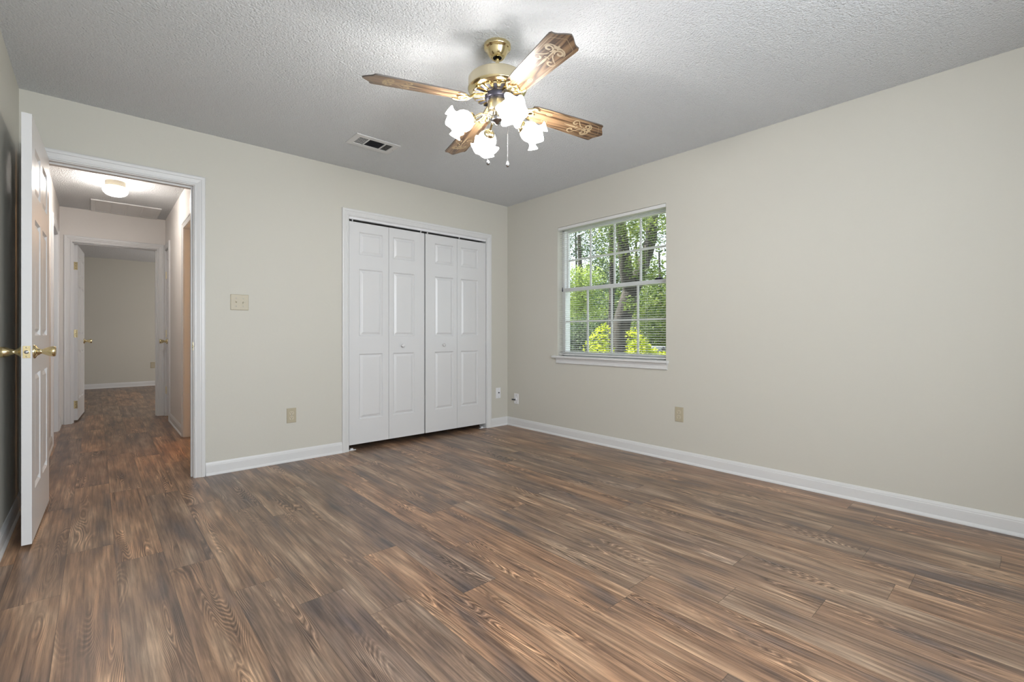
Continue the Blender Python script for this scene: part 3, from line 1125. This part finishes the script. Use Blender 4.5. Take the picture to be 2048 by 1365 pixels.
for k in range(20):
    a = 2 * PI * (k + 0.5) / 20
    T = Matrix.Rotation(a, 4, 'Z')
    # raised slot rims and their dark openings on the underside
    for (mi, x0, x1, wa, wb, zz, hh) in ((0, 0.070, 0.124, 0.0085, 0.0135, 2.1955, 0.004), (1, 0.075, 0.119, 0.005, 0.0095, 2.1935, 0.003)):
        ol = [(x0, -wa), (x1 - 0.006, -wb), (x1, -wb * 0.55), (x1, wb * 0.55), (x1 - 0.006, wb), (x0, wa)]
        vs.prism(ol, Z(zz) - hh, Z(zz) + 0.002, mi, T)
vs.build('vent_ring', [M['brass'], M['dark']], fan)
MB().lathe([(0.0, Z(2.168)), (0.055, Z(2.168)), (0.062, Z(2.174)), (0.062, Z(2.196))], 40, cap=False).build('flywheel', M['dark'], fan)

# blade: local x runs outward, y is the ccw tangent; underside is -z
TIPR, ROOT = 0.648, 0.185


def blade_mesh():
    mb = MB()
    th = 0.006
    half = [(ROOT, 0.046), (ROOT + 0.02, 0.053), (0.30, 0.0585), (0.45, 0.0635), (0.575, 0.0685), (0.596, 0.0685), (0.606, 0.064)]
    tip = []
    for k in range(9):
        t = k / 8
        yy = 0.064 * (1 - t)
        xx = 0.606 + (TIPR - 0.606) * (t ** 1.7 * 0.55 + t * 0.45) - 0.004 * math.sin(t * PI * 2) * 0.8
        tip.append((xx, yy))
    up = half + tip[1:]
    dn = [(x, -y) for x, y in reversed(up[:-1])]
    ol = dn_ccw = [(x, -y) for x, y in up] + [(x, y) for x, y in reversed(up[:-1])]
    mb.prism(ol, 0, th, 0, None, 1)
    zc = -0.00035

    def ribbon(pts, w0, w1=None, mid=None):
        n = len(pts)
        vv = []
        for i, (x, y) in enumerate(pts):
            a = pts[max(i - 1, 0)]
            b = pts[min(i + 1, n - 1)]
            tx, ty = b[0] - a[0], b[1] - a[1]
            l = math.hypot(tx, ty) or 1
            t = i / (n - 1)
            w = w0 if w1 is None else w0 + (w1 - w0) * t
            if mid is not None:
                w = 1.35 * (w0 * (1 - t) ** 2 + 2 * mid * t * (1 - t) + (w1 or w0) * t * t)
            nx, ny = -ty / l * w / 2, tx / l * w / 2
            vv += [(x + nx, y + ny, zc), (x - nx, y - ny, zc)]
        ff = [(2 * i, 2 * i + 2, 2 * i + 3, 2 * i + 1) for i in range(n - 1)]
        mb.add(vv, ff, 2)

    def arc(cx, cy, r0, r1, a0, a1, n=22):
        return [(cx + (r0 + (r1 - r0) * i / n) * math.cos(a0 + (a1 - a0) * i / n), cy + (r0 + (r1 - r0) * i / n) * math.sin(a0 + (a1 - a0) * i / n)) for i in range(n + 1)]

    # border line
    bl_ = [(0.30, 0.047), (0.45, 0.052), (0.572, 0.056), (0.585, 0.052), (0.618, 0.0)]
    ribbon(bl_, 0.0016)
    ribbon([(x, -y) for x, y in bl_], 0.0016)
    # central spear with star
    ribbon([(0.395, 0), (0.43, 0), (0.455, 0), (0.470, 0)], 0.001, 0.005, 0.014)
    ribbon([(0.470, -0.012), (0.476, 0), (0.470, 0.012)], 0.002, 0.002, 0.011)
    ribbon([(0.474, 0), (0.50, 0), (0.535, 0)], 0.004, 0.007)
    st = [(0.553 + (0.019 if k % 2 == 0 else 0.008) * math.cos(k * PI / 5), (0.019 if k % 2 == 0 else 0.008) * math.sin(k * PI / 5)) for k in range(10)]
    mb.add([(x, y, zc) for x, y in st], [tuple(reversed(range(10)))], 2)
    for s_ in (1, -1):
        def mir(pp):
            return [(x, y * s_) for x, y in pp]
        # upper scroll
        ribbon(mir(arc(0.527, 0.026, 0.021, 0.005, -2.4, 4.6, 40)), 0.0035, 0.006, 0.009)
        ribbon(mir([(0.546, 0.006), (0.556, 0.018), (0.552, 0.032), (0.540, 0.044), (0.525, 0.048)]), 0.006, 0.002, 0.006)
        # lower scroll
        ribbon(mir(arc(0.452, 0.030, 0.020, 0.006, 1.2, 6.4, 36)), 0.003, 0.005, 0.009)
        ribbon(mir([(0.505, 0.010), (0.490, 0.016), (0.475, 0.030), (0.462, 0.047)]), 0.003, 0.002, 0.006)
        # small oval near the root
        ribbon(mir([(0.285 + 0.017 * math.cos(q), 0.027 + 0.008 * math.sin(q)) for q in [i * 2 * PI / 20 for i in range(21)]]), 0.0022)
        ribbon(mir([(0.280, 0.027), (0.290, 0.027)]), 0.003)
    return mb


def iron_mesh():
    """cast brass bracket from the flywheel out to the blade root"""
    mb = MB()
    mb.tube([(0.050, 0, 0.036), (0.085, 0, 0.026), (0.125, 0, 0.018), (0.150, 0, 0.0), (0.172, 0, -0.006)], [0.010, 0.009, 0.009, 0.010, 0.010], 10, flat=0.6)
    for s_ in (1, -1):
        mb.tube([(0.080, 0.010 * s_, 0.024), (0.125, 0.013 * s_, 0.014), (0.152, 0.018 * s_, -0.003), (0.172, 0.030 * s_, -0.006), (0.190, 0.043 * s_, -0.005), (0.210, 0.046 * s_, -0.004), (0.222, 0.040 * s_, -0.004)],
                [0.004, 0.0045, 0.005, 0.006, 0.006, 0.005, 0.003], 8)
        mb.tube([(0.165, 0.006 * s_, -0.006), (0.182, 0.018 * s_, -0.005), (0.196, 0.016 * s_, -0.005), (0.204, 0.006 * s_, -0.005)], 0.0042, 8)
    ol = [(0.155, -0.022), (0.176, -0.036), (0.192, -0.030), (0.200, -0.012), (0.215, 0.0), (0.200, 0.012), (0.192, 0.030), (0.176, 0.036), (0.155, 0.022)]
    mb.prism(ol, -0.0045, -0.0004)
    for (x, y) in ((0.180, 0.024), (0.180, -0.024), (0.203, 0.0)):
        mb.lathe([(0.0, -0.009), (0.005, -0.008), (0.006, -0.0045)], 12, M4=Matrix.Translation((x, y, 0)), cap=False)
    return mb


PITCH = math.radians(11.5)
BZ = Z(2.158)
b0 = i0 = None
for k in range(4):
    ang = math.radians(165.27 + 90 * k)
    R3 = Matrix.Rotation(ang, 4, 'Z') @ Matrix.Rotation(math.radians(3.2), 4, 'Y') @ Matrix.Rotation(-PITCH, 4, 'X')
    Rm = Matrix.Rotation(ang, 4, 'Z') @ Matrix.Rotation(math.radians(3.2), 4, 'Y') @ Matrix.Rotation(-PITCH * 0.8, 4, 'X')
    if b0 is None:
        b0 = blade_mesh().build('blade', [M['wood'], M['blade_edge'], M['inlay']], fan)
        i0 = iron_mesh().build('blade_iron', M['brass'], fan)
        bb, ii = b0, i0
    else:
        bb, ii = b0.copy(), i0.copy()
        COL.objects.link(bb)
        COL.objects.link(ii)
    bb.location = (0, 0, BZ)
    bb.rotation_euler = R3.to_euler()
    ii.location = (0, 0, BZ)
    ii.rotation_euler = Rm.to_euler()

sh = MB()
sh.lathe([(0.0, Z(2.105)), (0.030, Z(2.105)), (0.044, Z(2.112)), (0.048, Z(2.120)), (0.048, Z(2.160)), (0.042, Z(2.168))], 40, cap=False)
sh.build('switch_housing', M['pale_brass'], fan)
hb = MB().lathe([(0.0, Z(2.048)), (0.008, Z(2.049)), (0.012, Z(2.056)), (0.028, Z(2.062)), (0.034, Z(2.070)), (0.033, Z(2.082)), (0.026, Z(2.092)), (0.024, Z(2.107))], 36, cap=False)
hb.build('light_kit_hub', M['chrome'], fan)

LAT = Vector((math.cos(YAW), -math.sin(YAW), 0))
DEP = Vector((math.sin(YAW), math.cos(YAW), 0))
az0 = math.atan2((LAT * -0.175 + DEP * -0.065).y, (LAT * -0.175 + DEP * -0.065).x)
TILT = math.radians(24)


def arm_mesh():
    mb = MB()
    mb.tube([(0.026, 0, Z(2.080)), (0.055, 0, Z(2.090)), (0.085, 0, Z(2.088)), (0.108, 0, Z(2.074)), (0.122, 0, Z(2.062))], 0.0055, 10)
    # socket cup
    ax = Vector((math.cos(TILT), 0, -math.sin(TILT)))
    q = ax.to_track_quat('Z', 'X').to_matrix().to_4x4()
    T = Matrix.Translation(Vector((0.118, 0, Z(2.064)))) @ q
    mb.lathe([(0.006, -0.006), (0.018, 0.0), (0.027, 0.008), (0.030, 0.018), (0.0285, 0.026), (0.026, 0.026)], 28, M4=T, cap=False)
    return mb


def shade_mesh():
    prof = [(0.024, 0.0), (0.027, 0.006), (0.038, 0.018), (0.047, 0.034), (0.050, 0.050), (0.047, 0.066), (0.045, 0.078), (0.050, 0.090), (0.059, 0.100), (0.068, 0.106)]
    n = 72
    v, f = [], []
    L_ = len(prof)
    for i, (r, z) in enumerate(prof):
        t = max(0.0, (i - 4) / (L_ - 5))
        for k in range(n):
            a = 2 * PI * k / n
            w = math.cos(6 * a)
            rr = r * (1 + 0.17 * t ** 1.5 * w)
            v.append((rr * math.cos(a), rr * math.sin(a), z - 0.017 * t ** 1.5 * w))
    for i in range(L_ - 1):
        for k in range(n):
            k2 = (k + 1) % n
            f.append((i * n + k, i * n + k2, (i + 1) * n + k2, (i + 1) * n + k))
    return MB().add(v, f, 0, True)


a0 = s0 = u0 = None
for k in range(4):
    az = az0 + k * PI / 2
    ax = Vector((math.cos(TILT) * math.cos(az), math.cos(TILT) * math.sin(az), -math.sin(TILT)))
    base = Vector((0.127 * math.cos(az), 0.127 * math.sin(az), Z(2.060)))
    qq = ax.to_track_quat('Z', 'Y').to_euler()
    if a0 is None:
        a0 = arm_mesh().build('light_arm', M['brass'], fan)
        s0 = shade_mesh().build('glass_shade', M['shade'], fan)
        sd = s0.modifiers.new('thickness', 'SOLIDIFY')
        sd.thickness = 0.003
        u0 = MB().lathe([(0.011, 0.0), (0.012, 0.018), (0.020, 0.034), (0.0265, 0.050), (0.027, 0.060), (0.022, 0.073), (0.012, 0.080), (0.0, 0.082)], 24).build('light_bulb', M['bulb'], s0)
        aa, ss = a0, s0
    else:
        aa, ss, uu = a0.copy(), s0.copy(), u0.copy()
        for o in (aa, ss, uu):
            COL.objects.link(o)
        uu.parent = ss
    aa.rotation_euler = (0, 0, az)
    ss.location = base
    ss.rotation_euler = qq


def chain(lat, zt, zbm):
    p = LAT * lat
    mb = MB()
    z = zt
    k = 0
    mb.tube([(p.x, p.y, Z(zt)), (p.x, p.y, Z(zbm + 0.03))], 0.0006, 5)
    while z > zbm + 0.03:
        mb.lathe([(0, -0.0009), (0.0008, 0), (0, 0.0009)], 6, M4=Matrix.Translation((p.x, p.y, Z(z))), cap=False)
        z -= 0.0042
    o = mb.build('pull_chain', M['chrome'], fan)
    MB().lathe([(0.0, Z(zbm)), (0.006, Z(zbm + 0.0015)), (0.0095, Z(zbm + 0.008)), (0.009, Z(zbm + 0.013)), (0.005, Z(zbm + 0.023)), (0.002, Z(zbm + 0.031)), (0.0, Z(zbm + 0.032))], 20, cap=False).build('chain_pendant', M['chrome'], o, (p.x, p.y, 0))


chain(-0.046, 2.108, 1.848)
chain(0.051, 2.108, 1.838)

# ------------------------------------------------------------------ garden
GZ = -0.55
gd = MB()
gd.box(0.30, 42, -20, 45, GZ - 0.3, GZ)
struct('ground', gd, M['ground'], 'mossy garden ground outside the window', 'ground')


def along(u, v, depth):
    """world point seen at photo pixel (u, v) at this distance in front of the camera"""
    d = DEP + LAT * ((u - 1024) / 931.66) + Vector((0, 0, (669.8 - v) / 931.66))
    return CAM + d * depth


def leaves(mb, c, rad, n, size, seed, flat=1.0):
    rnd = random.Random(seed)
    size *= 0.66
    for _ in range(int(n * 1.9)):
        while True:
            p = Vector((rnd.uniform(-1, 1), rnd.uniform(-1, 1), rnd.uniform(-1, 1)))
            if p.length <= 1:
                break
        p = Vector((p.x * rad[0], p.y * rad[1], p.z * rad[2])) + Vector(c)
        if p.z < GZ + 0.03:
            p.z = GZ + 0.03 + rnd.random() * 0.2
        s_ = size * rnd.uniform(0.6, 1.4)
        a = rnd.uniform(0, 2 * PI)
        e = rnd.gauss(0.0, 0.55)
        d1 = Vector((math.cos(a) * math.cos(e), math.sin(a) * math.cos(e), math.sin(e)))
        d2 = d1.cross(Vector((rnd.gauss(0, 0.6), rnd.gauss(0, 0.6), 1))).normalized()
        nn = d1.cross(d2)
        mb.add([p - d1 * s_ * 0.5, p + d2 * s_ * 0.30 + nn * s_ * 0.06, p + d1 * s_ * 0.5, p - d2 * s_ * 0.30 + nn * s_ * 0.06],
               [(0, 1, 2), (0, 2, 3)])


def limb(pts, radii, n=14):
    # densify with slight irregularity
    out, rr = [], []
    P = [Vector(p) for p in pts]
    for i in range(len(P) - 1):
        for k in range(5):
            t = k / 5
            out.append(P[i].lerp(P[i + 1], t) + Vector((random.uniform(-1, 1), random.uniform(-1, 1), 0)) * radii[i] * 0.06)
            rr.append(radii[i] + (radii[i + 1] - radii[i]) * t)
    out.append(P[-1])
    rr.append(radii[-1])
    return out, rr


# the big leaning tree
base = along(1238, 780, 9.4)
base.z = GZ - 0.05
T = empty('leaning_tree', base)
tag(T, 'dark forked tree trunk leaning across the window view', 'tree')
tk = MB()
pp = [base, along(1240, 706, 9.4), along(1245, 640, 9.45), along(1262, 585, 9.5), along(1272, 560, 9.55)]
o_, r_ = limb(pp, [0.24, 0.19, 0.175, 0.17, 0.16])
tk.tube([p - base for p in o_], r_, 16)
tk.build('trunk', M['bark'], T)
for (ps, rs) in (([(1262, 590, 9.5), (1252, 545, 9.4), (1245, 480, 9.35), (1236, 420, 9.3), (1228, 330, 9.2)], [0.15, 0.13, 0.115, 0.10, 0.07]),
                 ([(1268, 575, 9.5), (1286, 530, 9.6), (1302, 480, 9.7), (1306, 420, 9.8), (1312, 330, 9.9)], [0.14, 0.13, 0.12, 0.11, 0.08])):
    o_, r_ = limb([along(*q) for q in ps], rs)
    mb = MB().tube([p - base for p in o_], r_, 14)
    mb.build('limb', M['bark'], T)
fo = MB()
for i, (u, v, d, r, n) in enumerate(((1282, 505, 9.0, 0.16, 60), (1308, 552, 9.0, 0.24, 130), (1270, 535, 8.9, 0.24, 100), (1258, 462, 8.9, 0.24, 80),
                                     (1275, 440, 8.9, 0.30, 120), (1222, 450, 8.8, 0.26, 90), (1325, 478, 9.3, 0.28, 110), (1318, 425, 9.2, 0.36, 190), (1284, 455, 9.6, 0.30, 130),
                                     (1222, 500, 8.9, 0.30, 150), (1205, 455, 8.9, 0.35, 110), (1262, 610, 8.8, 0.18, 70), (1250, 400, 9.0, 0.8, 240), (1330, 580, 9.6, 0.35, 150))):
    leaves(fo, along(u, v, d) - base, (r, r, r), n, 0.095, 100 + i)
fo.build('foliage', M['leaf_mid'], T)


def simple_tree(name, label, u, depth, ztop, tr, clumps, mat, size, seed, group=None, cat='tree', lean=0.0):
    b = along(u, 700, depth)
    b.z = GZ - 0.03
    R = empty(name, b)
    tag(R, label, cat, group)
    top = b + Vector((lean, 0, ztop - GZ))
    o_, r_ = limb([b, b.lerp(top, 0.5) + Vector((0.05, -0.05, 0)), top], [tr, tr * 0.8, tr * 0.5])
    MB().tube([p - b for p in o_], r_, 10).build('trunk', M['bark'], R)
    f = MB()
    for i, (cu, cv, cd, rad, n) in enumerate(clumps):
        leaves(f, along(cu, cv, cd) - b, (rad, rad, rad * 0.85), n, size, seed + i)
    f.build('foliage', mat, R)
    return R


simple_tree('slender_tree', 'thin trunk of a slender tree left of the leaning tree', 1218, 10.6, 5.2, 0.075,
            [(1200, 455, 10.8, 0.4, 90), (1215, 520, 10.9, 0.4, 120), (1190, 500, 10.9, 0.4, 90), (1225, 430, 10.9, 0.4, 110), (1205, 590, 10.9, 0.4, 160)],
            M['leaf_dark'], 0.10, 300)
simple_tree('leafy_tree', 'pale sunlit leafy tree in the left half of the window', 1158, 12.0, 3.6, 0.09,
            [(1155, 580, 11.8, 0.62, 900), (1175, 560, 11.9, 0.5, 600), (1140, 560, 11.8, 0.5, 500), (1165, 620, 11.8, 0.55, 700), (1190, 610, 12.0, 0.5, 500), (1140, 620, 11.8, 0.5, 500)],
            M['leaf_pale'], 0.085, 400)
simple_tree('bluish_tree', 'dark bluish tree against the bright sky at upper left of the window', 1150, 15.0, 5.0, 0.045,
            [(1160, 478, 15.2, 0.7, 360), (1190, 446, 15.2, 0.8, 480), (1145, 500, 15.0, 0.5, 200), (1200, 505, 15.3, 0.7, 450), (1212, 560, 15.5, 0.7, 330), (1205, 620, 15.6, 0.7, 380), (1170, 650, 15.3, 0.9, 600)],
            M['leaf_dark'], 0.115, 500)
simple_tree('shady_tree', 'dense dark green tree filling the right edge of the window', 1318, 13.2, 3.4, 0.05,
            [(1308, 600, 13.0, 0.7, 600), (1328, 610, 13.2, 0.7, 600), (1345, 590, 13.4, 0.7, 500), (1298, 640, 13.1, 0.6, 500), (1322, 660, 13.2, 0.8, 700), (1312, 565, 13.4, 0.5, 180), (1352, 640, 13.3, 0.7, 500)],
            M['leaf_mid'], 0.11, 600)
simple_tree('tall_tree', 'tall leafy tree far off behind the fork of the leaning trunk', 1272, 24.5, 6.0, 0.10,
            [(1285, 470, 24.5, 1.2, 260), (1320, 435, 24.5, 1.1, 200), (1245, 450, 24.5, 1.2, 260), (1272, 520, 24.5, 1.2, 260)], M['leaf_mid'], 0.27, 900)
wd = MB()
for i, (u, v, d, r, n) in enumerate(((1120, 640, 20, 1.3, 500), (1150, 615, 21, 1.3, 500), (1180, 640, 20, 1.3, 500), (1210, 615, 22, 1.3, 450), (1240, 640, 20, 1.3, 500), (1270, 610, 21, 1.3, 480),
                                     (1300, 640, 20, 1.3, 450), (1335, 605, 22, 1.4, 500), (1370, 640, 21, 1.4, 400), (1130, 690, 19, 1.3, 450), (1170, 690, 19, 1.3, 450), (1215, 690, 19, 1.3, 450),
                                     (1260, 690, 19, 1.3, 450), (1305, 690, 19, 1.3, 450), (1350, 690, 19, 1.3, 450), (1270, 560, 22, 1.0, 260), (1230, 570, 22, 1.0, 260), (1320, 545, 22, 0.9, 130), (1195, 560, 22, 1.0, 260))):
    leaves(wd, along(u, v, d), (r, r, r), int(n * 1.5), 0.27, 700 + i)
tag(wd.build('woodland_foliage', M['leaf_mid']), 'mass of green woodland foliage far behind the garden trees', 'foliage', kind='stuff')


def shrub(label, u, depth, clumps, mat, seed, size=0.075):
    b = along(u, 700, depth)
    b.z = GZ
    R = tag(empty('garden_shrub', b), label, 'shrub', 'shrubs under the window')
    st = MB()
    f = MB()
    rnd = random.Random(seed)
    for i, (cu, cv, cd, rad, n) in enumerate(clumps):
        c = along(cu, cv, cd) - b
        leaves(f, c, (rad, rad, rad), n, size, seed + i)
        st.tube([(rnd.uniform(-.05, .05), rnd.uniform(-.05, .05), -0.02), (c.x * 0.5, c.y * 0.5, c.z * 0.6), tuple(c)], [0.014, 0.010, 0.005], 6)
    st.build('stems', M['bark'], R)
    f.build('foliage', mat, R)
    return R


shrub('bright yellow-green shrub left of the leaning trunk', 1195, 7.6, [(1200, 680, 7.6, 0.20, 110), (1190, 700, 7.5, 0.22, 140), (1207, 662, 7.7, 0.13, 50), (1212, 705, 7.6, 0.17, 90), (1190, 730, 7.5, 0.3, 300)], M['leaf_lime'], 800)
shrub('bright yellow-green shrub right of the leaning trunk', 1275, 7.6, [(1268, 676, 7.6, 0.17, 90), (1278, 700, 7.5, 0.2, 130), (1268, 700, 7.7, 0.15, 90), (1287, 688, 7.6, 0.10, 45), (1302, 708, 7.4, 0.12, 80), (1325, 712, 7.3, 0.08, 40), (1290, 730, 7.5, 0.3, 300)], M['leaf_lime'], 830)
shrub('dark green shrub low in the left corner of the window', 1155, 8.2, [(1150, 680, 8.2, 0.35, 500), (1170, 695, 8.1, 0.35, 500), (1140, 705, 8.2, 0.3, 350), (1165, 660, 8.3, 0.3, 350)], M['leaf_dark'], 860)
shrub('mid green shrub at the right edge of the window', 1315, 9.0, [(1300, 665, 9.2, 0.3, 330), (1325, 670, 9.2, 0.35, 420), (1315, 640, 9.4, 0.3, 300), (1335, 690, 9.2, 0.3, 300)], M['leaf_mid'], 890)

# small grey box among the leaves
c = along(1317, 698, 8.3)
gb = tag(empty('utility_box', c, (0, 0, -YAW - 0.25)), 'small grey box with dark round fitting among the yellow-green leaves', 'utility box')
bevel(MB().box(-0.115, 0.12, 0.0, 0.13, -0.045, 0.042).build('box_body', M['grey'], gb), 0.008)
bevel(MB().box(-0.105, 0.03, -0.004, 0.0, -0.026, -0.020).build('dark_seam', M['black'], gb), 0.001)
MB().lathe([(0.012, 0.0), (0.012, 0.012), (0.022, 0.016), (0.032, 0.014), (0.034, 0.0)], 24).build('round_fitting', M['dark'], gb, (0.082, 0, 0.0), (PI / 2, 0, 0))
MB().lathe([(0.03, GZ - c.z), (0.03, -0.045)], 12).build('post', M['grey'], gb, (0, 0.06, 0))
